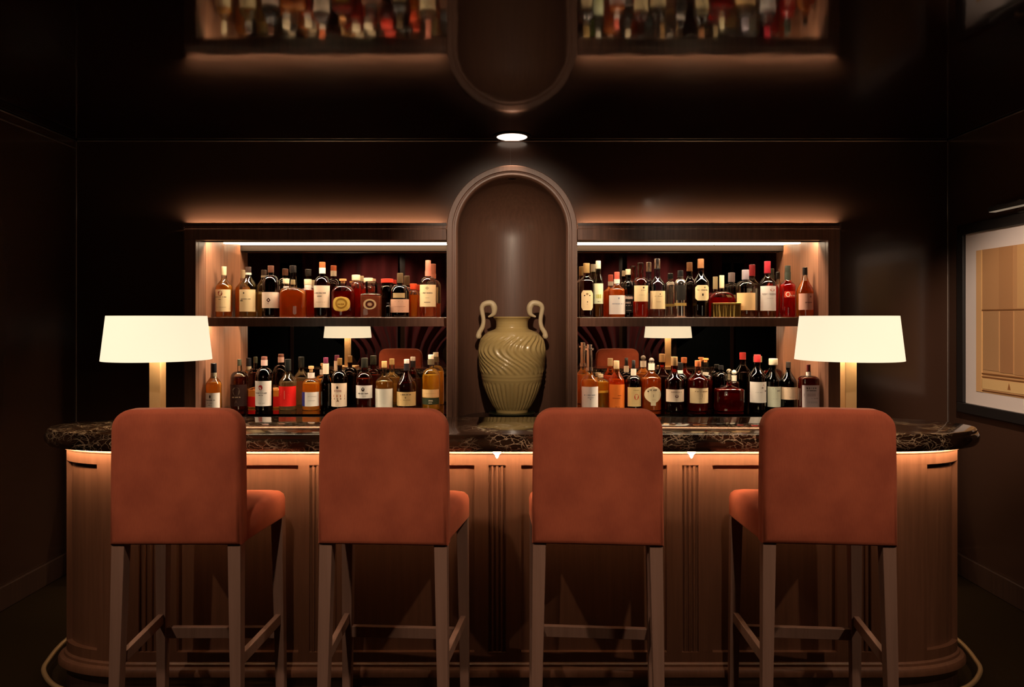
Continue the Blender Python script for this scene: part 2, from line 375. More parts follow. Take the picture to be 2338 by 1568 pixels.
# ------------------------------------------------------------------ urn on its plinth
YU = 4.47
pl = MB()
pl.lathe([(0.118,0.0),(0.118,0.007),(0.105,0.009),(0.105,0.012),(0.140,0.015),(0.145,0.020),(0.140,0.0244)], n=48)
tag(pl.build('display_plinth', M_plinth, loc=(X(1169,YU), YU, 0.9004)), 'low dark green round stand under the celadon urn', 'stand')
urn = thing('urn', 'celadon green two handled urn with swirled fluting in the arched alcove', 'urn', (0, YU, 0.9254))
pu = F/YU
UZ0 = H(939.7, YU)
def uz(zy): return H(660 + zy*340/1568.0, YU) - UZ0
def ur(hw): return hw*340/1568.0/pu
keys = [(1290,165),(1262,170),(1220,200),(1150,240),(1080,272),(1010,298),(960,312),(900,322),(860,330),(780,342),(700,347),(640,348),(580,340),(530,325),(480,292),(450,255),(435,215),(420,178),(400,168),(370,166),(340,168),(318,178),(300,196),(290,196)]
prof = [(ur(hw), uz(zy), zy) for zy, hw in keys]
# resample
fine = []
for i in range(len(prof)-1):
    for k in range(6):
        t = k/6; fine.append(tuple(prof[i][m]*(1-t)+prof[i+1][m]*t for m in range(3)))
fine.append(prof[-1])
seg = 216; rings = []
def sm(a, b, x): x = max(0, min(1, (x-a)/(b-a))); return x*x*(3-2*x)
NF = 30
for r, z, zy in fine:
    ring = []
    for k in range(seg):
        th = 2*PI*k/seg
        d = 0.0
        up = sm(470, 530, zy)*(1-sm(850, 885, zy))
        if up > 0:
            tt = (zy-470)/400.0
            phz = 0.42*math.sin((tt-0.05)*PI*1.5)
            d += up*0.0052*(math.cos(NF*(th+phz)))
        lo = sm(965, 985, zy)*(1-sm(1225, 1262, zy))
        if lo > 0: d += lo*0.0040*(abs(math.cos(NF*0.6*(th)))*2-1.3)
        for zc in (905, 940): d += 0.0022*math.exp(-((zy-zc)/9.0)**2)
        ring.append(((r+d)*math.cos(th), (r+d)*math.sin(th), z))
    rings.append(ring)
ub = MB(); ub.loft(rings, True, False)
inner = [[(rr*math.cos(2*PI*k/seg), rr*math.sin(2*PI*k/seg), zz) for k in range(seg)] for rr, zz in ((ur(196), uz(290)), (ur(184), uz(290)-.002), (ur(156), uz(320)), (ur(156), uz(430)))]
ub.loft(inner, False, True)
ub.build('vessel', M_celadon, urn, sharp=60)
for s in (-1, 1):
    raw = [(352,520,20),(352,500,30),(345,460,26),(312,400,24),(300,330,22),(312,250,24),(318,200,25),(300,165,28),(260,148,30),(215,150,31),(190,185,34),(186,230,30),(196,262,24),(222,280,15),(250,292,8)]
    pts = catmull([(s*ur(a), 0, uz(b)) for a, b, c in raw], 6)
    rr = [v.x for v in catmull([(ur(c), 0, 0) for a, b, c in raw], 6)]
    hb = MB(); hb.tube(pts, rr, n=12, axis=(0, 1, 0))
    hb.tube([(s*ur(330), 0, uz(470)), (s*ur(355), 0, uz(485)), (s*ur(374), 0, uz(480))], [ur(26), ur(18), ur(3)], n=10, axis=(0,1,0))
    hb.build('handle', M_handle, urn, sharp=70)

# ------------------------------------------------------------------ bar counter
BF, BC, BHL, BA = 2.83, 3.00, 1.845, 0.345     # front depth, centre depth, half length, end ellipse
BB = BC - BF
def bar_path(n_arc=40, x0=None, front_only=True):
    """points and outward normals from the left back round the left end, the front and the right end"""
    P = []
    cx = BHL-BA
    for k in range(n_arc+1):
        a = PI + (PI/2)*k/n_arc
        P.append(((-cx+BA*math.cos(a), BC+BB*math.sin(a)), Vector((math.cos(a)/BA, math.sin(a)/BB)).normalized()))
    for k in range(1, 24):
        P.append(((-cx+2*cx*k/24, BF), Vector((0, -1))))
    for k in range(n_arc+1):
        a = 1.5*PI + (PI/2)*k/n_arc
        P.append(((cx+BA*math.cos(a), BC+BB*math.sin(a)), Vector((math.cos(a)/BA, math.sin(a)/BB)).normalized()))
        d1, d2 = Vector((.90, .44)).normalized(), Vector((.70, .71)).normalized()
    P = [((-1.70, 3.155), Vector((-d2.x, d2.y))), ((-1.805, 3.075), Vector((-d1.x, d1.y)))] + P + [((1.805, 3.075), d1), ((1.70, 3.155), d2)]
    return P
BP = bar_path()
def sweep(profile, pts=BP, closed=True):
    rings = [[(p[0]+nn.x*o, p[1]+nn.y*o, z) for o, z in profile] for p, nn in pts]
    return MB().loft(rings, True, True, closed=closed)
bar = thing('bar_counter', 'long panelled walnut bar counter with rounded ends behind the stools', 'bar counter')
sweep([(-.02,0.0),(-.02,1.0094),(-.12,1.0094),(-.12,0.0)]).build('body', M_wood, bar, sharp=20)
sweep([(0.0,0.0),(0.0,.105),(-.02,.105),(-.02,0.0)]).build('plinth', M_woodD, bar)
sweep([(-.021,.100),(.024,.100),(.030,.106),(.030,.122),(.024,.132),(.010,.137),(.008,.146),(0.0,.152),(-.021,.152)]).build('base_moulding', M_wood, bar)
sweep([(-.021,.152),(0,.152),(0,.1905),(-.021,.1905)]).build('bottom_rail', M_wood, bar)
sweep([(-.021,.9272),(0,.9272),(0,.972),(-.021,.972)]).build('top_rail', M_wood, bar)
sweep([(-.021,.970),(.002,.970),(.007,.973),(.007,.979),(.003,.985),(.000,.995),(.000,1.0094),(-.021,1.0094)]).build('cap_moulding', M_wood, bar)
pb = F/BF
def bxs(a, b): return ((a-VX)/pb, (b-VX)/pb)
pil = [(316,370),(706,742),(1115,1155),(1557,1595),(1945,1990)]
rec = [(403,681),(765,1083),(1190,1523),(1627,1912)]
edges = []
for i in range(4):
    edges.append((pil[i][1], rec[i][0])); edges.append((rec[i][1], pil[i+1][0]))
edges.append((299, 316)); edges.append((1990, 2039))
for a, b in edges:
    xa, xb = bxs(a, b)
    MB().box(xa, xb, BF, BF+.021, .190, .9275).build('stile', M_wood, bar)
for a, b in pil:
    xa, xb = bxs(a, b); m = MB(); m.box(xa, xb, BF+.012, BF+.022, .152, .972)
    wdt = xb-xa
    for u in (0.22, 0.5, 0.78):
        xc = xa+wdt*u; rr = 0.0065
        m.loft([[(xc+rr*math.cos(PI*k/8), BF+.013-rr*1.5*math.sin(PI*k/8), z) for k in range(9)] for z in (.152, .972)])
    m.build('fluted_pilaster', M_wood, bar, sharp=50)
arcL = [q for q in BP if q[0][0] < -1.49]; arcR = [q for q in BP if q[0][0] > 1.49]
for arc, flip in ((arcL, False), (arcR, True)):
    sel = arc if flip else list(reversed(arc))
    MB_ = sweep([(-.021,.19),(0,.19),(0,.928),(-.021,.928)], sel[:12]); MB_.build('stile', M_wood, bar)
    MB_ = sweep([(-.021,.19),(0,.19),(0,.928),(-.021,.928)], sel[-12:]); MB_.build('stile', M_wood, bar)
for px in (1135, 1575.5):
    k = thing('puck_light', '', ''); del k['label']; del k['category']
    bpy.data.objects.remove(k)
    xx = (px-VX)/pb
    o = MB().lathe([(0.002,-.050),(0.006,-.044),(0.008,-.036),(0.015,-.030),(0.0175,-.022),(0.0175,-.008),(0.013,0.0)], n=20).build('small_bulb', M_puck, bar, loc=(xx, BF-.022, 1.0090))
# marble top
def stadium(half, a, b, cy, inset, n=28):
    pts = []; cx = half-a
    for k in range(n+1):
        t = -PI/2 + PI*k/n
        pts.append((cx+(a-inset)*math.cos(t), cy+(b-inset)*math.sin(t)))
    for k in range(n+1):
        t = PI/2 + PI*k/n
        pts.append((-cx+(a-inset)*math.cos(t), cy+(b-inset)*math.sin(t)))
    return pts
tp = [(0.06,1.0125),(.0165,1.0125),(.0160,.9968),(.012,.9964),(.006,1.003),(.000,1.014),(-.002,1.026),(.000,1.038),(.005,1.045),(.009,1.0465),(.009,1.050),(.0095,1.056),(.013,1.0605),(.020,1.062)]
ls = MB(); ho = [p for p in stadium(1.918, 0.46, 0.26, 2.99, .020) if p[1] < 3.08]
ho.sort(key=lambda p: math.atan2(p[0], -(p[1]-3.3)))
ls.loft([[(x, y, z) for z in (.9995, 1.0080)] for x, y in ho], False, False, closed=False); ls.build('light_strip', M_ledB, bar)
MBt = MB(); MBt.loft([[(p[0], p[1]-2.99, z) for p in stadium(1.918, 0.46, 0.26, 2.99, ins)] for ins, z in tp])
tag(MBt.build('marble_bar_top', M_marble, loc=(0, 2.99, 0), sharp=30), 'polished dark brown marble bar top with pale veins and bullnose edge', 'bar top')

# foot rail
fr = thing('foot_rail', 'curved brass rail close to the floor around the bar base', 'foot rail')
hp = [(2.035,3.42),(2.03,3.25),(1.995,3.10),(1.946,2.985),(1.815,2.86),(1.66,2.80),(1.45,2.783),(0.7,2.783)]
pts = catmull([(-x, y, .04) for x, y in hp] + [(x, y, .04) for x, y in reversed(hp)], 8)
MB().tube(pts, 0.0095, n=12).build('rail', M_brass, fr, sharp=60)
for (x, y) in ((-2.034,3.38),(-1.45,2.783),(-0.75,2.783),(0.08,2.783),(0.66,2.783),(1.45,2.783),(2.034,3.38)):
    MB().lathe([(0.016,0),(0.016,.004),(0.006,.008),(0.006,.034)], n=14).build('post', M_brass, fr, loc=(x, y, 0))

# ------------------------------------------------------------------ table lamps
def lamp(px, label):
    d = 3.0; p = F/d; zt = 1.0624
    t = thing('table_lamp', label, 'lamp', (X(px, d), d, zt), 0, 'lamps on the bar top')
    z0, z1 = H(821, d)-zt, H(721, d)-zt
    r0, r1 = 115.5/p, 104.5/p
    s = MB(); n = 64
    s.lathe([(r0, z0), (r1, z1), (r1-.002, z1), (r0-.002, z0), (r0, z0)], n=n, cap0=False, cap1=False)
    s.build('lamp_shade', M_shade, t, sharp=50)
    MB().box(-.0245, .0245, -.0245, .0245, .018, z1-.105).build('stem', M_brass, t, bevel=.004)
    MB().box(-.085, .085, -.085, .085, 0, .018).build('base', M_brass, t, bevel=.004)
    b = MB(); b.box(-r1+.0045, r1-.0045, -.003, .003, z0+.066, z0+.072); b.build('shade_support', M_brass, t)
    MB().lathe([(0.004,0),(0.022,.012),(0.03,.035),(0.022,.055),(0.006,.065)], n=20, c=(0,0,z1-.105)).build('light_bulb', M_bulb, t)
    for dz, e in ((z0+.05, 4.2),):
        l = bpy.data.lights.new('lamp_light', 'POINT'); l.energy = e; l.color = (1.0, 0.74, 0.46); l.shadow_soft_size = 0.03
        o = bpy.data.objects.new('lamp_light', l); COL.objects.link(o); o.location = (X(px, d)+.07, d-.05, zt+dz)
        o = bpy.data.objects.new('lamp_light', l); COL.objects.link(o); o.location = (X(px, d)-.07, d+.05, zt+dz)
M_bulb = emission('lamp_bulb_glow', (1.0, 0.82, 0.55), 6.0)
lamp(360, 'table lamp with cream shade and brass stem on bar top behind the left end stool')
lamp(1937, 'table lamp with cream shade and brass stem on bar top behind the right end stool')

# ------------------------------------------------------------------ bar stools
def make_stool(label):
    t = thing('bar_stool', label, 'bar stool', (0,0,0), 0, 'rust velvet stools along the bar')
    zb, zt, wb, wt, rc = 0.765, 1.207, 0.2145, 0.211, 0.066
    out = [(-wb, zb), (-wb+.001, zb+.2)]
    for k in range(9):
        a = PI - PI/2*k/8; out.append((-wt+rc+rc*math.cos(a), zt-rc+rc*math.sin(a)))
    out += [(0, zt+.002)]
    for k in range(9):
        a = PI/2 - PI/2*k/8; out.append((wt-rc+rc*math.cos(a), zt-rc+rc*math.sin(a)))
    out += [(wb-.001, zb+.2), (wb, zb)]
    rings = []
    cz = (zb+zt)/2
    def ins(i, y): return [(x*(1-i/wb), y + 0.035*max(0, (0.95-z))*0 , cz+(z-cz)*(1-i/(zt-cz))) for x, z in out]
    for i, y in ((.05,-.003),(.016,-.0015),(.006,.002),(.001,.008),(0,.016),(0,.058),(.003,.068),(.012,.074),(.05,.078)): rings.append(ins(i, y))
    MB().loft(rings).build('backrest', M_velvet, t, sharp=60)
    # seat
    def trap(i, z, n=6):
        y0, y1 = 0.052+i, 0.405-i; w0, w1 = 0.2085-i, 0.242-i; r = max(.006, .035-i*.3); pts = []
        for (cx, cy, a0) in ((-w0+r, y0+r, PI), (w0-r, y0+r, 1.5*PI), (w1-r, y1-r, 0), (-w1+r, y1-r, .5*PI)):
            for k in range(n+1):
                a = a0 + PI/2*k/n; pts.append((cx+r*math.cos(a), cy+r*math.sin(a), z))
        return pts
    rings = [trap(i, z) for i, z in ((.03,.757),(.003,.758),(0,.764),(0,.826),(.004,.841),(.014,.852),(.035,.859),(.08,.864),(.14,.866))]
    MB().loft(rings).build('seat', M_velvet, t, sharp=60)
    for s in (-1, 1):
        MB().frustum((s*.203, .010, 0), (.031, .033), (s*.190, .030, .768), (.043, .043)).build('leg', M_leg, t, bevel=.002)
        MB().frustum((s*.226, .385, 0), (.031, .033), (s*.217, .372, .760), (.043, .043)).build('leg', M_leg, t, bevel=.002)
        zc = .375; a = Vector((s*.197, .02, zc)); b = Vector((s*.2215, .378, zc))
        m = MB(); hx, hz = .010, .019
        m.loft([[(q.x-hx, q.y, q.z-hz), (q.x+hx, q.y, q.z-hz), (q.x+hx, q.y, q.z+hz), (q.x-hx, q.y, q.z+hz)] for q in (a, b)])
        m.build('side_stretcher', M_leg, t, bevel=.002)
    MB().box(-.221, .221, .368, .390, .299, .340).build('front_stretcher', M_leg, t, bevel=.002)
    return t
SD = 2.34; ps = F/SD
stool = make_stool('rust velvet bar stool at the left end in front of the left lamp')
def dup(src, loc, rz, label):
    r = src.copy(); COL.objects.link(r); r.location = loc; r.rotation_euler = (0, 0, rz); r['label'] = label
    for ch in list(src.children):
        c = ch.copy(); COL.objects.link(c); c.parent = r
    return r
stool.location = ((398.5-VX)/ps, SD, 0)
for px, rz, lb in ((872.5, R_(-3.2), 'second rust velvet bar stool from the left, just left of the urn'),
                   (1364.5, R_(-4.2), 'third rust velvet bar stool from the left, just right of the urn'),
                   (1895.5, R_(-4.6), 'rust velvet bar stool at the right end in front of the right lamp')):
    dup(stool, ((px-VX)/ps, SD, 0), rz, lb)

# ------------------------------------------------------------------ framed picture and its light (right wall)
px0, px1 = 3.16, 4.215          # depth range along the right wall
pic = thing('framed_picture', 'large framed tan geometric print in a wide white mat on the right wall', 'picture', (HW, 0, 0))
zt_, zb_ = 2.048, 0.96
fb = .058
m = MB()
m.box(-.032, 0, px0, px1, zt_-fb, zt_); m.box(-.032, 0, px0, px1, zb_, zb_+fb)
m.box(-.032, 0, px1-fb, px1, zb_+fb, zt_-fb); m.box(-.032, 0, px0, px0+fb, zb_+fb, zt_-fb)
m.build('frame', M_black, pic, bevel=.004)
MB().box(-.014, -.004, px0+fb, px1-fb, zb_+fb, zt_-fb).build('mat', M_mat, pic)
ya, yb, za, zbb = px0+fb+.10, px1-fb-.098, 1.095, 1.888
pr = MB().box(-.016, -.0142, ya, yb, za, zbb).build('print', paper((196, 150, 102)), pic)
def patch(y0, y1, z0, z1, col, k=0):
    return MB().box(-.0172-k*.0006, -.0160, y0, y1, z0, z1).build('printed_shape', paper(col), pr)
patch(yb-.045, yb, za, zbb, (206, 160, 112))
patch(yb-.052, yb-.045, za, zbb, (228, 180, 120), 1)
patch(ya, yb-.05, 1.555, zbb, (178, 132, 90))
patch(yb-.30, yb-.19, 1.555, zbb, (168, 122, 82), 1)
patch(ya, yb-.33, 1.56, zbb, (190, 146, 98), 1)
patch(yb-.19, yb-.06, 1.22, 1.545, (174, 132, 92), 1)
patch(yb-.30, yb-.20, 1.215, 1.545, (164, 118, 80), 1)
patch(ya, yb-.31, 1.21, 1.545, (174, 128, 86), 1)
patch(ya, yb-.05, 1.548, 1.555, (120, 78, 44), 2)
patch(ya, yb-.05, 1.195, 1.203, (130, 84, 46), 2)
patch(ya, yb-.05, 1.178, 1.184, (130, 84, 46), 2)
patch(ya, yb-.05, 1.115, 1.172, (216, 178, 124), 1)
patch(ya, yb-.05, 1.102, 1.108, (110, 70, 40), 2)
pq = MB(); yy = yb-.27
pq.add([(-.0185, yy-.012, 1.128), (-.0185, yy+.012, 1.128), (-.0185, yy, 1.164), (-.017, yy-.012, 1.128), (-.017, yy+.012, 1.128), (-.017, yy, 1.164)],
       [(0,1,2),(5,4,3),(0,3,4,1),(1,4,5,2),(2,5,3,0)])
pq.build('printed_shape', paper((150, 98, 56)), pr)
pc = (px0+px1)/2
plt = thing('picture_light', 'black bar picture light on the wall above the framed print', 'wall light', (HW, pc, 2.085))
MB().box(-.10, -.055, -.15, .15, -.012, .014).build('lamp_bar', M_black, plt, bevel=.006)
MB().box(-.095, -.060, -.145, .145, -.0145, -.0122).build('lens', emission('picture_light_lens', (1.0, 0.74, 0.50), 0.22), plt)
MB().tube([(0, 0, .02), (-.03, 0, .026), (-.06, 0, .014)], .006, n=8).build('arm', M_brass, plt)
MB().box(-.012, 0, -.04, .04, 0, .045).build('wall_plate', M_black, plt, bevel=.003)
MB().lathe([(0.007,0),(0.007,.006),(0.003,.010)], n=12, c=(-.078, .10, .013)).build('screw_knob', M_steel, plt)

# ------------------------------------------------------------------ room behind the camera (seen in the mirror): windows and curtains
def window(i, xc):
    m = MB(); m.box(xc-.85, xc+.85, YB, YB+.012, .25, 2.35); o = struct('window_%d' % i, m, M_pane)
    f = MB()
    for a, b in ((xc-.9, xc-.85), (xc+.85, xc+.9), (xc-.02, xc+.02)): f.box(a, b, YB, YB+.05, .2, 2.4)
    f.box(xc-.85, xc+.85, YB, YB+.05, 2.35, 2.4); f.box(xc-.85, xc+.85, YB, YB+.05, .2, .25)
    f.build('window_frame', M_woodD, o)
wins = (-3.35, 0.0, 3.35)
for i, xc in enumerate(wins): window(i+1, xc)
def curtain(x0, x1, tie, label, seed):
    rnd = random.Random(seed); n = 90; rows = 22; zt, zb = 2.5, 0.02
    ph = [rnd.uniform(0, 6.28) for _ in range(3)]
    rings = []
    for r in range(rows+1):
        v = r/rows; z = zt+(zb-zt)*v
        # tied back at 62 % of the height
        k = math.exp(-((v-.62)/.22)**2)
        ring = []
        for c in range(n+1):
            u = c/n
            x = x0+(x1-x0)*u
            if tie: 
                anchor = x0 if tie < 0 else x1
                x = anchor+(x-anchor)*(1-.62*k)
            y = .10+.05*math.sin(u*30+ph[0]+.6*math.sin(v*4))+.02*math.sin(u*13+ph[1]+v*2)
            ring.append((x, YB+y, z))
        rings.append(ring)
    m = MB(); m.loft(rings, False, False, closed=False)
    o = m.build('curtain', M_curtain, sharp=80)
    return tag(o, label, 'curtain', 'burgundy curtains reflected in the mirrors')
lab = ['burgundy curtain tied to the left of the left window, seen in the mirror', 'burgundy curtain tied to the right of the left window, seen in the mirror',
       'burgundy curtain tied to the left of the middle window, seen in the mirror', 'burgundy curtain tied to the right of the middle window, seen in the mirror',
       'burgundy curtain tied to the left of the right window, seen in the mirror', 'burgundy curtain tied to the right of the right window, seen in the mirror']
q = 0
for xc in wins:
    curtain(xc-1.62, xc-.18, -1, lab[q], q); q += 1
    curtain(xc+.18, xc+1.62, 1, lab[q], q); q += 1

# ------------------------------------------------------------------ ceiling downlights
def downlight(x, y, r, label, energy, size, aim=None, lens=True, blend=.6):
    t = thing('ceiling_downlight', label, 'ceiling light', (x, y, CH), 0, 'recessed ceiling downlights')
    MB().lathe([(r, -.001), (r, -.006), (r*.82, -.006), (r*.80, -.001)], n=40).build('trim_ring', M_black, t)
    if lens: MB().lathe([(r*.80, -.002), (r*.80, -.0045), (r*.2, -.005)], n=40).build('lens', M_down, t)
    l = bpy.data.lights.new('downlight_beam', 'SPOT'); l.energy = energy; l.spot_size = R_(size); l.spot_blend = blend; l.color = (1.0, .77, .57); l.shadow_soft_size = .03
    o = bpy.data.objects.new('downlight_beam', l); COL.objects.link(o); o.location = (x, y, CH-.02)
    if aim: o.rotation_euler = (Vector(aim)-Vector((x, y, CH-.02))).to_track_quat('-Z', 'Y').to_euler()
    return t
downlight(0, 4.262, .112, 'round ceiling downlight close to the wall above the arched alcove', 6, 70, (0, 4.22, 1.3))
downlight(0, 2.2, .045, 'small ceiling downlight over the middle of the bar, aimed at the urn', 190, 40, (0, 4.5, 1.7), blend=.9)
downlight(1.225, 2.2, .045, 'small ceiling downlight above the space between the two right hand stools', 14, 40, (1.2, 4.4, 1.5), blend=.8)
downlight(1.5, 2.25, .045, 'added unseen downlight that brightens the framed print on the right wall', 265, 36, (2.64, 3.75, 1.45), blend=.8)  # added out of view to light the print evenly
k = 0
for x in (-2.3, -0.78, 0.78, 2.3):
    downlight(x, 1.25, .05, '%s small ceiling downlight in the row behind the stools' % ('leftmost', 'second from left', 'second from right', 'rightmost')[k], 66, 66, (x*.7, 2.34, .92)); k += 1
for x, nm in ((-2.0, 'left'), (2.0, 'right')):
    downlight(x, -.35, .05, 'added unseen downlight that brightens the %s curtains at the far end of the room' % nm, 50, 100, (x, -1.5, 1.0))  # pair added out of view so the curtains show in the mirrors

# ------------------------------------------------------------------ bottles
INK = (52, 34, 28)
def sec(x, Rr, D, n): 
    q = min(1.0, abs(x)/Rr); return -D*(max(0.0, 1-q**n))**(1.0/n)
def ring_pts(r, D, n, z, seg=36):
    out = []
    for k in range(seg):
        a = 2*PI*k/seg; c, s = math.cos(a), math.sin(a)
        out.append((r*math.copysign(abs(c)**(2/n), c), D*math.copysign(abs(s)**(2/n), s), z))
    return out
def shape_of(mode, v, hwf=1.0):
    if mode == 'oval': return max(.02, (1-abs(2*v-1)**2.6)**(1/2.6))
    if mode == 'circle': return max(.02, math.sqrt(max(0, 1-(2*v-1)**2)))
    if mode == 'keyhole':
        if v < .16: return .30
        w = (v-.16)/.84; return max(.02 if w > .5 else .30, math.sqrt(max(0, 1-(2*w-1)**2)))
    if mode == 'octagon':
        e = min(v, 1-v); return 1.0 if e > .14 else .72+.28*e/.14
    return 1.0
BOT = []
def bottle(shelf, cx, w, top, bot, sh, nk, nw, label, glass='clear', liq=None, fill=None, d=4.59, n=2.0, dr=1.0, labels=(), cap=None, sleeve=None, ring=None,
           stopper=None, name='liquor_bottle', cat='bottle', curve=1.0, taper=1.0, neck_top_w=None, dense=.72, pourer=False):
    d = min(d, 4.724-w/2*d/F*dr)
    p = F/d
    zs = (SHZ if shelf[1] == 'u' else GSZ)+.0004
    grp = {'lu': 'bottles on the left upper shelf', 'ru': 'bottles on the right upper shelf', 'll': 'bottles on the left lower shelf', 'rl': 'bottles on the right lower shelf'}[shelf]
    def z(py): return (bot-py)/p
    Rr = w/2/p; D = Rr*dr; rn = nw/2/p; rt = (neck_top_w or nw)/2/p
    t = thing(name, label, cat, (X(cx, d), d, zs), 0, grp)
    cap_b = cap[1] if cap else top
    pr = [(Rr*.90*taper, .0, n), (Rr*.985*taper, .003, n), (Rr*taper, .008, n), (Rr, z(sh), n)]
    for k in range(1, 9):
        u = k/9.0
        if curve >= 1: rr = rn+(Rr-rn)*(math.cos(u*PI/2))**(1.0/curve) ; zz = z(sh)+(z(nk)-z(sh))*math.sin(u*PI/2)**curve
        else: rr = Rr+(rn-Rr)*(u*u*(3-2*u)); zz = z(sh)+(z(nk)-z(sh))*u
        pr.append((rr, zz, n+(2-n)*sm(.2, .9, u)))
    pr.append((rn, z(nk), 2.0))
    zt = z(cap_b)
    pr.append((rt, max(z(nk)+.004, zt-.006), 2.0)); pr.append((rt*1.08, max(z(nk)+.006, zt-.004), 2.0)); pr.append((rt*1.08, max(z(nk)+.009, zt), 2.0))
    def dep(r, nn): return r*(dr+(1-dr)*(1-sm(rn*1.05, max(rn*1.06, Rr*.98), r)))
    m = MB(); m.loft([ring_pts(r, dep(r, nn), nn, zz) for r, zz, nn in pr])
    g = {'clear': M_clear}.get(glass) or (glass_thin('tint_%d_%d_%d' % glass, lin(glass)) if isinstance(glass, tuple) else glass)
    m.build('glass_body', g, t, sharp=50)
    if liq:
        zf = z(fill if fill is not None else sh+ (nk-sh)*.25)
        lp = []
        for r, zz, nn in pr:
            if zz > zf: 
                r0, z0, n0 = lp[-1]; q = (zf-z0)/max(1e-6, zz-z0)
                lp.append((r0+(r*.955-r0)*q, zf, nn)); break
            lp.append((r*.955, max(zz, .004), nn))
        lp.append((lp[-1][0]*.5, zf+.0004, lp[-1][2]))
        m = MB(); m.loft([ring_pts(r, dep(r, nn)*.998, nn, zz) for r, zz, nn in lp]); m.build('liquor', liquid(liq, dense), t, sharp=50)
    def wall_r(zz):
        for i in range(len(pr)-1):
            if pr[i][1] <= zz <= pr[i+1][1]:
                q = (zz-pr[i][1])/max(1e-6, pr[i+1][1]-pr[i][1]); return pr[i][0]+(pr[i+1][0]-pr[i][0])*q
        return Rr
    for lb in labels:
        y0, y1, col = lb[0], lb[1], lb[2]; frac = lb[3] if len(lb) > 3 else .94; mode = lb[4] if len(lb) > 4 else 'rect'; prints = lb[5] if len(lb) > 5 else (); off = lb[6] if len(lb) > 6 else 0.0
        hz0, hz1 = z(y1), z(y0)
        def P(u, v, eps):
            zz = hz0+(hz1-hz0)*v; rw = wall_r(zz); x = off*Rr+u*frac*Rr
            x = max(-rw*.995, min(rw*.995, x))
            return (x*(1+eps/rw*.5), sec(x, rw, dep(rw, n), n)-eps, zz)
        rows = 2 if mode == 'rect' and y0 >= sh-1 else 18; cols = 16
        m = MB()
        m.loft([[P((-1+2*c/cols)*shape_of(mode, r/rows), r/rows, .0009) for c in range(cols+1)] for r in range(rows+1)], False, False, closed=False)
        lo = m.build('paper_label', paper(col), t, sharp=60)
        by = {}
        asp = (frac*2*Rr)/max(1e-6, hz1-hz0)
        for pn in prints:
            kind, u, v, su, sv, c = pn; mm = by.setdefault(c, MB())
            def quad(u0, u1, v0, v1):
                k = 4
                mm.loft([[P(u0+(u1-u0)*i/k, vv, .0014) for i in range(k+1)] for vv in (v0, v1)], False, False, closed=False)
            if kind == 'bar': quad(u-su, u+su, v-sv, v+sv)
            elif kind == 'text':
                rnd = random.Random(int(cx*7+v*100)); uu = u-su
                while uu < u+su:
                    ln = rnd.uniform(.03, .075); 
                    if rnd.random() > .16: quad(uu, min(u+su, uu+ln), v-sv*rnd.uniform(.6, 1), v+sv*rnd.uniform(.6, 1))
                    uu += ln+.03
            else:
                K = {'diamond': 4, 'tri': 3}.get(kind, 18)
                rim = []
                for i in range(K):
                    a = 2*PI*i/K+(PI/2)
                    rx = 1.0
                    if kind == 'shield' and math.sin(a) > .5: rx = 1.25
                    rim.append(P(u+su*math.cos(a)*rx, v+sv*math.sin(a), .0014))
                if kind == 'ring':
                    ri2 = [P(u+su*.72*math.cos(2*PI*i/K+PI/2), v+sv*.72*math.sin(2*PI*i/K+PI/2), .0014) for i in range(K)]
                    mm.loft([rim, ri2], False, False)
                else: mm.add(rim, [tuple(range(K))])
        for c, mm in by.items(): mm.build('printed_mark', ink(c), lo, sharp=80)
    if sleeve:
        c, y0, y1 = sleeve[:3]; ra = rn*1.10; rb = (rt*1.12)
        MB().loft([ring_pts(rr, rr, 2, zz, 24) for rr, zz in ((ra, z(y1)), (rb, z(y0)))], False, False).build('neck_sleeve', capmat(c), t)
    if ring:
        c, y0, y1, rw = ring
        MB().lathe([(rw/2/p*.92, z(y1)), (rw/2/p, z(y1)+.001), (rw/2/p, z(y0)-.001), (rw/2/p*.92, z(y0))], n=24).build('neck_ring', capmat(c), t)
    if cap:
        c, cb, cw = cap[:3]; rc = cw/2/p; mt = cap[3] if len(cap) > 3 else None
        h0, h1 = z(cb), z(top)
        mat = {'brass': M_brass, 'steel': M_steel}.get(mt) or (glass_thin('stopper_glass', (.86, .86, .84)) if mt == 'glass' else capmat(c))
        if mt == 'ball': 
            rb = (h1-h0)/2; MB().lathe([(max(.0005, rb*math.sin(PI*k/12)), h0+rb-rb*math.cos(PI*k/12)) for k in range(13)], n=24).build('stopper', capmat(c), t, sharp=70)
        elif mt == 'cork':
            MB().lathe([(rc*.62, h0-.004), (rc*.62, h0+(h1-h0)*.45), (rc, h0+(h1-h0)*.5), (rc, h1-.001), (rc*.9, h1)], n=24).build('cork', mat, t)
        else:
            MB().lathe([(rc*.96, h0-.001), (rc, h0+.001), (rc, h1-.0015), (rc*.9, h1)], n=24).build('cap' if mt != 'glass' else 'stopper', mat, t)
    if stopper:
        for (c, y0, y1, ww, mt) in stopper:
            MB().lathe([(ww/2/p, z(y1)), (ww/2/p, z(y0)-.001), (ww/2/p*.85, z(y0))], n=20).build('pourer', M_steel if mt == 'steel' else capmat(c), t)
    return t
T = lambda u, v, su, sv, c=INK: ('text', u, v, su, sv, c)
B_ = lambda u, v, su, sv, c=INK: ('bar', u, v, su, sv, c)
CREAM = (236, 214, 168); WHITE = (236, 228, 222); PINKW = (238, 214, 192); TAN = (226, 190, 132)
AMB = (255, 186, 74); ORG = (255, 166, 72); RED = (196, 20, 14); DRK = (120, 34, 18); BRN = (120, 44, 18); PALE = (214, 176, 96); WINE = (96, 16, 18); GOLD = (206, 152, 40)
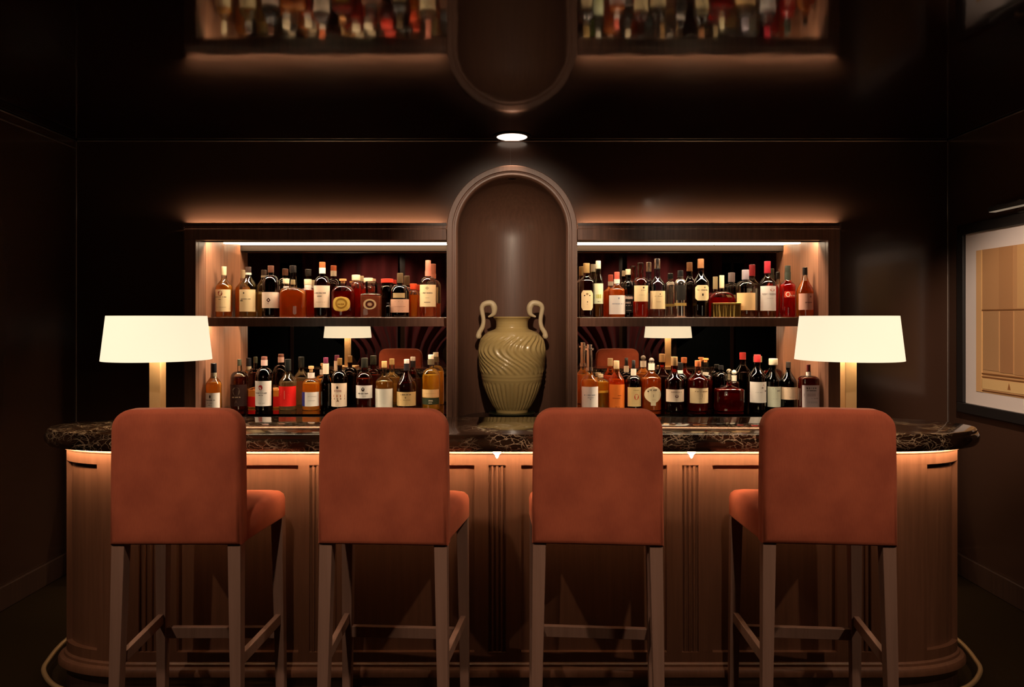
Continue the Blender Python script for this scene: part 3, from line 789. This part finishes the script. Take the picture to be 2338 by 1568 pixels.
DBROWN = (104, 62, 48); DGREEN = (44, 50, 36); BLK = (22, 20, 20); DRED = (128, 44, 34); DMAR = (88, 34, 34)
# ---- left upper shelf
bottle('lu', 511.5, 36, 608, 724, 656, 634, 11, 'amber bottle with cream label and red crest, leftmost on left upper shelf', d=4.575, liq=AMB, cap=((222, 204, 168), 628, 11), curve=.5,
       labels=[(661, 711, CREAM, .95, 'rect', [('shield', -.1, .82, .3, .11, (150, 62, 44)), T(-.1, .66, .75, .022), T(-.1, .55, .22, .015), T(0, .2, .6, .012, (150, 128, 92))])])
bottle('lu', 567, 38, 609, 724, 655, 628, 13, 'clear bottle with dark cap and tall cream label, second on left upper shelf', liq=PALE, fill=668, cap=((62, 46, 42), 622, 13), ring=((230, 222, 206), 622, 627, 14), curve=.5,
       labels=[(661, 711, CREAM, .96, 'rect', [('diamond', -.2, .84, .10, .05, INK), T(0, .57, .6, .02), T(-.5, .5, .2, .04)])])
bottle('lu', 618.5, 39, 606, 724, 650, 628, 13, 'dark brown bottle with square white label bearing a black diamond, left upper shelf', glass=DBROWN, liq=DRK, cap=((86, 52, 40), 622, 14), sleeve=((230, 214, 196), 628, 636), curve=1.0,
       labels=[(667, 703, (240, 216, 198), .98, 'rect', [('diamond', .05, .5, .24, .15, (60, 24, 20)), ('diamond', .05, .5, .10, .065, (240, 216, 198)), B_(.0, .28, .03, .03)])])
bottle('lu', 669, 60, 606, 724, 672, 656, 18, 'wide orange decanter bottle with tall flared clear neck on left upper shelf', d=4.565, liq=ORG, fill=662, cap=((30, 26, 26), 621, 15), neck_top_w=13, curve=1.0, n=3.0, dr=.7)
bottle('lu', 703, 32, 637, 724, 664, 656, 14, 'short orange bottle with white cap and collar, just right of the wide orange decanter', liq=(255, 120, 40), cap=((240, 222, 190), 649, 17), sleeve=((238, 228, 220), 650, 663), d=4.69)
bottle('lu', 655, 30, 636, 724, 664, 656, 14, 'short bottle with white cap peeping over the wide orange decanter, left upper shelf', liq=ORG, cap=((240, 222, 190), 647, 18), sleeve=((238, 228, 220), 653, 661), d=4.69)
bottle('lu', 736, 37, 598, 724, 650, 630, 13, 'dark red bottle with copper cap and tall cream label, middle of left upper shelf', glass=(190, 120, 100), liq=DRK, cap=((186, 92, 52), 611, 14), sleeve=((228, 216, 196), 611, 624), curve=1.0,
       labels=[(652, 702, PINKW, .97, 'rect', [T(-.05, .66, .75, .03), T(-.1, .52, .28, .025), T(0, .25, .6, .012, (170, 140, 110))])])
bottle('lu', 783, 54, 636, 724, 668, 652, 15, 'squat round red bottle with cork stopper and gold label on left upper shelf', liq=(190, 40, 20), cap=((214, 150, 96), 645, 16, 'cork'), curve=1.5, dr=.7,
       labels=[(677, 711, (216, 178, 84), .72, 'oval', [('ring', 0, .55, .7, .35, (160, 118, 40)), T(0, .5, .4, .05, (160, 110, 40))])])
bottle('lu', 813, 25, 627, 724, 664, 642, 12, 'slim red bottle with white cap standing behind the squat gold labelled bottle, left upper shelf', liq=(236, 60, 34), cap=((240, 222, 190), 639, 19), d=4.68)
bottle('lu', 841, 27, 634, 724, 664, 650, 13, 'red bottle with white cap standing behind the square decanter, left upper shelf', liq=(240, 74, 40), cap=((240, 222, 190), 644, 21), d=4.7)
bottle('lu', 848, 46, 642, 724, 673, 669, 24, 'square copper tinted decanter with glass stopper and ring emblem on left upper shelf', d=4.575, liq=(246, 186, 158), fill=675, cap=((220, 220, 216), 668, 27, 'glass'), n=6.0, dr=.8, dense=.6,
       labels=[(682, 707, (186, 104, 72), .66, 'circle', [('ring', 0, .5, .96, .48, (236, 206, 160)), ('ring', 0, .5, .6, .30, (70, 34, 26)), ('dot', 0, .5, .3, .14, (226, 190, 150))])], name='square_decanter', cat='decanter')
bottle('lu', 884, 30, 636, 724, 668, 652, 24, 'green shouldered jar with red lid behind the square decanter, left upper shelf', glass=(110, 116, 60), liq=(150, 20, 22), fill=680, cap=((206, 52, 36), 645, 28), d=4.67, name='lidded_jar', cat='jar')
bottle('lu', 886, 12, 690, 724, 703, 697, 6, 'tiny dark miniature bottle beside the square decanter on left upper shelf', glass=BLK, liq=None, d=4.54, cap=((30, 26, 30), 695, 6))
bottle('lu', 913.5, 43, 623, 724, 666, 650, 13, 'dark olive bottle with two pinkish labels on left upper shelf', glass=(70, 56, 40), liq=(60, 34, 16), cap=((92, 74, 52), 646, 14), curve=1.6,
       labels=[(669, 680, (186, 160, 116), .62), (683, 713, (226, 178, 152), .97, 'rect', [B_(0, .82, .8, .012, (180, 120, 96)), T(0, .45, .7, .03, (190, 136, 110)), B_(0, .12, .8, .012, (180, 120, 96))])])
bottle('lu', 944, 26, 647, 724, 676, 662, 14, 'short amber bottle with red cap between the olive bottle and the tall cream labelled bottle', liq=(255, 156, 50), cap=((214, 70, 36), 660, 16), d=4.66)
bottle('lu', 977.5, 38, 594, 724, 648, 632, 13, 'tall bottle with pink capsule and cream label, rightmost on left upper shelf', liq=(222, 120, 66), fill=690, cap=((190, 118, 100), 618, 13), sleeve=((190, 118, 100), 618, 630), curve=1.2,
       labels=[(650, 700, CREAM, .95, 'rect', [('diamond', 0, .84, .26, .08, (190, 170, 130)), T(0, .62, .66, .035), T(0, .4, .25, .012, (160, 140, 110)), B_(0, .2, .38, .012, (96, 76, 60))])])
# ---- left lower shelf
bottle('ll', 488, 34, 823.5, 937, 873, 850, 12, 'amber bottle with black cap and white label at the left end of left lower shelf', d=4.44, liq=AMB, cap=((24, 24, 30), 845, 13), sleeve=((150, 140, 120), 845, 858), curve=.5,
       labels=[(890, 928, WHITE, .95, 'rect', [('dot', -.1, .78, .11, .10, INK), T(-.1, .57, .65, .03), T(-.15, .4, .4, .02, (140, 130, 124)), T(-.1, .28, .3, .02, (140, 130, 124))])])
bottle('ll', 546.5, 39, 823.5, 939, 866, 851, 9, 'bottle with black label and thin olive neck on left lower shelf', liq=(120, 40, 22), cap=((64, 66, 52), 838, 9), curve=1.3, dense=.3,
       labels=[(880, 929, (48, 20, 16), .97, 'rect', [('shield', 0, .68, .42, .2, (112, 92, 78)), T(0, .42, .5, .035, (196, 170, 140)), ('tri', 0, .2, .2, .12, (96, 70, 58))])])
bottle('ll', 603.5, 39, 814.5, 937, 866, 840, 13, 'dark brown bottle with white label and red shield on left lower shelf', glass=DBROWN, d=4.57, liq=DRK, cap=((128, 84, 74), 822, 13), sleeve=((206, 170, 164), 822, 835), curve=1.0,
       labels=[(869, 925.5, WHITE, .94, 'rect', [('shield', -.1, .74, .24, .10, (196, 48, 50)), T(-.1, .52, .7, .025), T(-.05, .43, .3, .02), T(0, .12, .4, .012, (150, 140, 136))])])
bottle('ll', 604, 78, 868, 930, 890, 880, 16, 'wide flagon with red band and cream shoulders behind the red shield bottle', liq=(252, 228, 184), fill=889, labels=[(903, 926, (232, 26, 20), .985)], d=4.7, glass=(255, 226, 188), cap=((60, 40, 36), 874, 14), dense=.8, curve=1.0, n=2.4, dr=.33, name='liquor_flagon')
bottle('ll', 657.5, 40, 820.5, 936, 874, 850, 13, 'clear bottle with black cap and bright red label on left lower shelf', liq=(226, 196, 150), fill=872, cap=((22, 26, 26), 846, 14), curve=.5, dense=.3,
       labels=[(881, 926, (232, 24, 18), .98, 'rect', [('diamond', -.1, .58, .5, .22, (246, 116, 100))])])
bottle('ll', 710.5, 40, 840, 940, 882, 868, 14, 'amber bottle with cork and blue and white label on left lower shelf', liq=AMB, cap=((216, 170, 120), 852, 12, 'cork'), sleeve=((226, 214, 206), 855, 867), curve=1.2,
       labels=[(898, 930, WHITE, .72, 'rect', [T(.1, .7, .6, .02, (170, 160, 156)), T(.1, .4, .5, .02, (170, 160, 156))], .24), (898, 930, (38, 44, 120), .26, 'rect', (), -.72)])
bottle('ll', 744, 25, 818.5, 938, 880, 858, 12, 'slim maroon bottle with purple top and striped neck on left lower shelf', glass=(90, 30, 34), liq=(60, 12, 16), cap=((112, 46, 74), 831, 11), sleeve=((232, 206, 186), 832, 856), curve=.6)
bottle('ll', 775.5, 37, 818, 936, 866, 846, 11, 'dark bottle with pink white label and brown banner on left lower shelf', glass=(96, 60, 44), liq=(90, 40, 18), cap=((116, 84, 44), 834, 11), curve=1.0,
       labels=[(874, 927, PINKW, .95, 'rect', [('dot', -.05, .82, .14, .06, INK), T(0, .68, .45, .05, (190, 140, 130)), B_(-.1, .46, .9, .05, (178, 88, 40)), B_(-.05, .34, .86, .03, (120, 70, 36)), ('tri', 0, .25, .2, .07, (120, 70, 36))])])
bottle('ll', 832.5, 38, 814.5, 933, 866, 846, 14, 'red brown bottle with black neck and short white label on left lower shelf', liq=(140, 74, 20), cap=((40, 40, 34), 836, 15), glass=(210, 150, 130), curve=1.0,
       labels=[(876, 905, WHITE, .97, 'rect', [('dot', 0, .7, .2, .15, INK), T(0, .38, .6, .05), T(.1, .18, .4, .02, (160, 150, 140))])])
bottle('ll', 877.5, 40, 821, 932, 868, 852, 12, 'clear pale bottle with cork and plain white label on left lower shelf', liq=(226, 176, 96), fill=866, cap=((206, 176, 120), 835, 12), curve=.6, dense=.3,
       labels=[(882.5, 927, (240, 234, 222), .97)])
bottle('ll', 928.5, 44, 814.5, 930, 876, 840, 12, 'deep red bottle with white cap and tan label on left lower shelf', glass=(200, 90, 80), liq=(110, 10, 18), cap=((226, 216, 208), 824, 12), sleeve=((34, 30, 36), 824, 840), curve=.7,
       labels=[(887.5, 919, TAN, .97, 'rect', [T(.05, .82, .55, .045), ('dot', .02, .6, .08, .06, (150, 110, 70)), T(0, .42, .5, .03, (160, 120, 76)), B_(0, .06, .9, .012, (170, 130, 80))])])
bottle('ll', 984, 40, 811, 937, 862, 842, 14, 'amber bottle with tan label over green label at the right end of left lower shelf', liq=(240, 190, 60), cap=((232, 222, 198), 821, 13), sleeve=((90, 80, 60), 822, 834), curve=1.2,
       labels=[(889, 907, (236, 196, 138), .94, 'rect', [T(0, .5, .7, .03, (200, 150, 100))]), (908, 923, (52, 62, 40), .94, 'rect', [T(.05, .6, .28, .14, (236, 220, 190)), T(.05, .25, .2, .07, (236, 220, 190))])])
# ---- right upper shelf
bottle('ru', 1339, 34, 599.5, 723, 642, 628, 15, 'wine red bottle with khaki capsule and tall oval label, leftmost on right upper shelf', glass=(180, 70, 66), liq=(110, 12, 18), cap=((140, 116, 74), 622, 15), curve=.8, n=3.0,
       labels=[(662, 707, CREAM, .76, 'octagon', [('dot', 0, .82, .22, .05, (150, 120, 80)), ('dot', -.45, .74, .12, .03, INK), ('dot', .45, .74, .12, .03, INK), ('dot', .05, .42, .1, .03, INK), ('tri', .0, .3, .06, .02, INK)])])
bottle('ru', 1366, 22, 594, 723, 640, 624, 13, 'slim clear bottle with pale green label on right upper shelf', liq=(176, 104, 56), fill=692, cap=((190, 186, 170), 612, 12), curve=.7, glass=(226, 238, 214),
       labels=[(646, 692, (226, 232, 190), .96, 'rect', [B_(0, .36, .8, .10, (168, 170, 36)), T(0, .1, .5, .02)])])
bottle('ru', 1408.5, 37, 619.5, 723, 662, 646, 12, 'orange bottle with pink cap and white label on right upper shelf', liq=(255, 150, 50), cap=((206, 92, 78), 636, 12), sleeve=((226, 214, 204), 636, 646), curve=.8,
       labels=[(673, 716, (226, 222, 216), .98, 'rect', [('tri', .1, .84, .12, -.07, (120, 130, 150)), T(0, .55, .7, .025, (90, 110, 140))])])
bottle('ru', 1434, 25, 613, 723, 658, 640, 13, 'black bottle with white lettering between two orange bottles, right upper shelf', glass=BLK, liq=(18, 10, 10), cap=((190, 176, 150), 626, 12), d=4.66, curve=1.0,
       labels=[(672, 712, (20, 16, 16), .92, 'rect', [T(0, .84, .8, .09, (226, 214, 204)), T(-.2, .56, .5, .06, (210, 200, 190)), B_(0, .4, .9, .012, (200, 190, 180)), T(0, .12, .5, .02, (190, 180, 170))])])
bottle('ru', 1462.5, 35, 598.5, 723, 646, 632, 13, 'dark shouldered orange bottle with empty clear neck and cream label, right upper shelf', liq=(250, 120, 50), fill=686, cap=((206, 200, 196), 602, 14, 'glass'), glass=(232, 190, 170), curve=1.3,
       labels=[(651, 687, CREAM, .9, 'rect', [('dot', .25, .87, .12, .06, INK), T(.1, .7, .5, .025, (120, 90, 60)), T(0, .4, .4, .015, (170, 140, 100))])])
bottle('ru', 1500.5, 35, 589.5, 723, 650, 628, 13, 'clear blue tinged bottle with silver capsule and cream label on right upper shelf', liq=(222, 140, 108), fill=704, cap=((176, 170, 164), 612, 14, 'steel'), glass=(200, 216, 236), curve=.6,
       labels=[(663, 704, CREAM, .96, 'rect', [('tri', .2, .82, .1, .05, INK), T(0, .7, .5, .03, (170, 140, 100)), T(0, .4, .3, .02, (190, 160, 120))])])
bottle('ru', 1553.5, 27, 616, 723, 648, 636, 13, 'dark steel shaker bottle with gold bands on right upper shelf', glass=M_steel, liq=None, cap=((20, 20, 22), 630, 13), ring=((176, 150, 84), 690, 697, 27.5), curve=1.2, name='steel_shaker', cat='shaker',
       labels=[(650, 684, (30, 26, 24), .8)])
bottle('ru', 1600, 36, 589.5, 723, 645, 622, 14, 'dark red bottle with brown capsule and short cream label on right upper shelf', glass=(140, 56, 50), liq=(110, 14, 16), cap=((134, 92, 62), 611, 14), curve=.9,
       labels=[(650, 685, CREAM, .84, 'octagon', [('dot', .3, .85, .08, .05, INK), T(0, .68, .75, .04), ('dot', 0, .38, .12, .09, INK)])])
bottle('ru', 1648, 62, 627, 723, 682, 664, 11, 'round bright red bottle with long white neck on right upper shelf', liq=(214, 16, 14), cap=((240, 226, 188), 656, 11), d=4.66, curve=1.4, dr=.6)
tin = thing('gold_tin', 'shiny gold box standing before the round red bottle on right upper shelf', 'box', (X(1657.5, 4.545), 4.545, SHZ+.0004), 0, 'bottles on the right upper shelf')
hw_ = 31.5*4.545/F
MB().box(-hw_, hw_, -.025, .025, 0, 29*4.545/F).build('box_body', principled('gold_foil', (.80, .52, .14), .22, metal=1.0, bump=(30, .3, (1, .1, .1))), tin, bevel=.003)
MB().box(-hw_-.001, hw_+.001, -.026, .026, 29*4.545/F+.0002, 33*4.545/F).build('lid', principled('gold_foil', (.80, .52, .14), .22, metal=1.0), tin, bevel=.002)
bottle('ru', 1702, 43, 614.5, 723, 652, 640, 15, 'clear round shouldered bottle with lilac grey cap and tan label on right upper shelf', liq=(176, 120, 80), fill=704, cap=((150, 140, 150), 637, 16), curve=1.4, dense=.2,
       labels=[(667.5, 707, (238, 200, 146), .98)])
bottle('ru', 1752, 37, 595, 723, 646, 628, 14, 'clear bottle with crimson capsule and big white label on right upper shelf', liq=(190, 128, 60), fill=706, cap=((150, 34, 48), 622, 14), curve=.9, dense=.3,
       labels=[(652, 708, (228, 222, 220), .96, 'rect', [('dot', .3, .84, .3, .05, (190, 90, 60)), T(0, .67, .85, .05, (170, 160, 160)), T(0, .5, .5, .015, (190, 180, 180))])])
bottle('ru', 1798.5, 35, 605, 723, 652, 636, 13, 'orange red bottle with black capsule and white glyph on right upper shelf', liq=(250, 96, 44), cap=((50, 54, 46), 620, 13), glass=(240, 150, 120), sleeve=((50, 54, 46), 620, 638), curve=.8,
       labels=[(664, 678, (206, 60, 34), .7, 'rect', [('ring', -.45, .5, .38, .42, (240, 224, 206)), T(.4, .3, .4, .12, (240, 224, 206))])])
bottle('ru', 1838, 38, 609, 723, 668, 628, 10, 'amber conical bottle with black cap and pinkish label, rightmost on right upper shelf', d=4.505, liq=(240, 140, 40), fill=640, cap=((22, 18, 18), 626, 11), curve=.5,
       labels=[(669, 706, (222, 168, 150), .8, 'rect', [T(.5, .8, .2, .06, (120, 70, 60)), T(.2, .45, .5, .04, (110, 60, 56))], -.12)])
# ---- right lower shelf
bottle('rl', 1346, 40, 800, 936, 870, 846, 13, 'amber bottle with tall steel pourer and white label, leftmost on right lower shelf', d=4.53, liq=(246, 160, 60), cap=((150, 146, 140), 842, 13, 'steel'), curve=.9,
       stopper=[((160, 150, 140), 793, 842, 12, 'steel'), ((120, 110, 100), 784, 793, 12, 'steel'), ((190, 180, 170), 792.5, 797, 20, 'steel'), ((190, 180, 170), 836, 844, 16, 'steel')],
       labels=[(879, 926, WHITE, .92, 'rect', [T(0, .6, .75, .03, (120, 130, 140)), T(0, .48, .4, .02, (140, 146, 150)), ('tri', 0, .4, .1, -.05, (170, 170, 170))])])
bottle('rl', 1371, 36, 848, 926, 868, 858, 13, 'stout amber bottle half hidden behind the steel pourer bottle on right lower shelf', liq=(240, 184, 70), cap=((170, 150, 120), 856, 13), d=4.68, ring=((206, 150, 50), 884, 890, 36.5))
bottle('rl', 1407.5, 38, 815, 927, 864, 836, 14, 'bright orange bottle with beige cap and orange label on right lower shelf', liq=(255, 150, 56), cap=((206, 180, 140), 834, 13), glass=(255, 214, 160), curve=.5,
       labels=[(867.5, 924, (236, 122, 42), .9, 'rect', [B_(-.15, .45, .5, .012, (170, 70, 20)), B_(.25, .56, .22, .012, (170, 70, 20)), T(0, .1, .3, .02, (180, 80, 24))])])
bottle('rl', 1446.5, 36, 818, 931, 868, 852, 11, 'bottle with black knob stopper and tan label with red seal on right lower shelf', glass=(160, 80, 70), liq=(80, 14, 14), cap=((18, 18, 20), 836, 8), sleeve=((232, 222, 206), 837, 852), curve=1.0,
       labels=[(878, 921.5, (232, 200, 140), .84, 'rect', [('dot', .25, .5, .34, .15, (206, 24, 22)), T(.2, .85, .5, .02, (150, 120, 80))])])
bottle('rl', 1487.5, 45, 817, 936, 866, 846, 13, 'amber bottle with round ball stopper and cream keyhole label on right lower shelf', liq=(226, 130, 48), fill=862, cap=((120, 108, 100), 829, 12, 'ball'), sleeve=((238, 230, 216), 830, 845), curve=.8,
       labels=[(881, 924, (240, 220, 180), .84, 'keyhole', [T(0, .82, .5, .04), ('dot', -.6, .75, .07, .04, INK), B_(0, .52, .04, .07, (170, 150, 120)), T(0, .3, .3, .015, (190, 160, 120))])])
bottle('rl', 1539.5, 43, 816, 939, 872, 850, 15, 'dark red bottle with gold cap and blush label on right lower shelf', glass=(190, 90, 80), d=4.55, liq=(104, 16, 14), cap=((190, 150, 70), 836, 15, 'brass'), curve=.9,
       labels=[(889, 917, PINKW, .94, 'rect', [T(.05, .8, .6, .05, (170, 130, 110)), ('dot', .05, .45, .2, .12, (130, 90, 76))])])
bottle('rl', 1552, 34, 826, 930, 868, 850, 13, 'black bottle with white neck tag behind the gold capped bottle, right lower shelf', glass=BLK, liq=(20, 12, 12), cap=((24, 22, 22), 842, 14), d=4.69, sleeve=((226, 220, 214), 843, 852))
bottle('rl', 1593.5, 45, 824.5, 939, 870, 850, 13, 'red brown bottle with copper cap and large cream label on right lower shelf', d=4.55, liq=(150, 40, 20), cap=((214, 124, 76), 838, 14), glass=(236, 190, 170), curve=.9,
       labels=[(886, 920, (242, 214, 170), .92, 'rect', [T(.15, .78, .7, .04, (150, 110, 70)), B_(.2, .5, .02, .12, (150, 110, 70)), T(.1, .3, .3, .02, (180, 140, 100))])])
bottle('rl', 1611, 32, 816, 930, 862, 850, 12, 'clear bottle with orange cork behind the copper capped bottle', liq=(120, 30, 18), fill=866, cap=((228, 150, 84), 824, 13, 'cork'), d=4.69, sleeve=((210, 196, 180), 848, 854))
bottle('rl', 1664.5, 66, 845, 936, 888, 876, 11, 'low wide red decanter with short neck on right lower shelf', d=4.55, liq=(124, 10, 10), fill=886, cap=((214, 190, 150), 860, 10, 'glass'), n=3.2, dr=.7, curve=.7, name='wide_decanter', cat='decanter')
bottle('rl', 1646, 26, 833, 930, 862, 848, 11, 'black bottle standing behind the low wide red decanter', glass=BLK, liq=(16, 12, 12), cap=((24, 24, 26), 842, 11), d=4.69)
bottle('rl', 1676, 24, 843, 930, 876, 868, 10, 'small bottle with white stopper behind the low wide red decanter', liq=(90, 14, 12), cap=((232, 222, 200), 854, 10, 'ball'), sleeve=((226, 218, 200), 855, 868), d=4.68)
bottle('rl', 1729, 39, 811, 937, 862, 838, 14, 'maroon bottle with red cap and tall white label on right lower shelf', glass=(130, 48, 46), liq=(70, 12, 16), cap=((206, 60, 62), 828, 15), curve=.6,
       labels=[(872, 919, (232, 226, 220), .96, 'rect', [('tri', .45, .8, .25, .1, (190, 150, 140)), ('diamond', .7, .56, .08, .06, INK), T(-.1, .5, .4, .012, (120, 110, 106)), B_(.3, .72, .12, .02, (96, 80, 74))])])
bottle('rl', 1765.5, 32, 815, 932, 868, 842, 12, 'dark green bottle with white foil top and pale label on right lower shelf', glass=(46, 54, 40), liq=(24, 28, 14), cap=((238, 226, 196), 829, 20), curve=.6,
       labels=[(878, 924, (222, 226, 206), .94, 'rect', [B_(0, .9, .8, .01, (150, 156, 140)), T(.5, .8, .3, .05, (130, 120, 110)), T(0, .4, .5, .012, (190, 190, 170))])])
bottle('rl', 1800, 38, 822.5, 932, 870, 840, 10, 'black wine bottle with beige label on right lower shelf', glass=(26, 24, 22), liq=(14, 10, 8), cap=((64, 56, 52), 836, 11), curve=.6, name='wine_bottle',
       labels=[(879, 907, (224, 196, 170), .96, 'rect', [B_(0, .9, .95, .015, (120, 90, 76)), T(.1, .2, .4, .02, (190, 160, 140))])])
bottle('rl', 1846, 42, 825, 936, 858, 850, 10, 'red brown square bottle with lilac white label, right end of right lower shelf', d=4.43, liq=(120, 30, 20), cap=((88, 24, 26), 841, 9), sleeve=((236, 222, 214), 842, 850), curve=1.6, n=4.0, dr=.8,
       labels=[(871, 926, (222, 206, 212), .92, 'rect', [T(0, .88, .6, .04), T(0, .78, .55, .025), B_(0, .6, .85, .06, (200, 180, 186)), T(.4, .46, .4, .02, (160, 140, 146)), T(.1, .3, .6, .05, (196, 184, 190))])])

# ------------------------------------------------------------------ camera and view
cam = bpy.data.cameras.new('camera'); cam.sensor_width = 36; cam.lens = 36*F/2338.0
cam.shift_x = 0.0; cam.shift_y = -(784-HY)/2338.0
cam.clip_start = 0.02
co = bpy.data.objects.new('camera', cam); COL.objects.link(co); co.location = (0, 0, CAMH); co.rotation_euler = (PI/2, 0, 0)
scene.camera = co
wd = bpy.data.worlds.new('dark_surroundings'); wd.use_nodes = True; scene.world = wd
wd.node_tree.nodes['Background'].inputs['Color'].default_value = (0.0, 0.0, 0.0, 1)
scene.view_settings.view_transform = 'Standard'; scene.view_settings.look = 'None'
scene.view_settings.gamma = 1.0; scene.view_settings.exposure = 0.0; scene.view_settings.use_curve_mapping = False
cy = scene.cycles
cy.max_bounces = 14; cy.transparent_max_bounces = 40; cy.transmission_bounces = 12; cy.glossy_bounces = 8; cy.diffuse_bounces = 4
cy.use_denoising = True; cy.sample_clamp_indirect = 4.0; cy.caustics_refractive = True
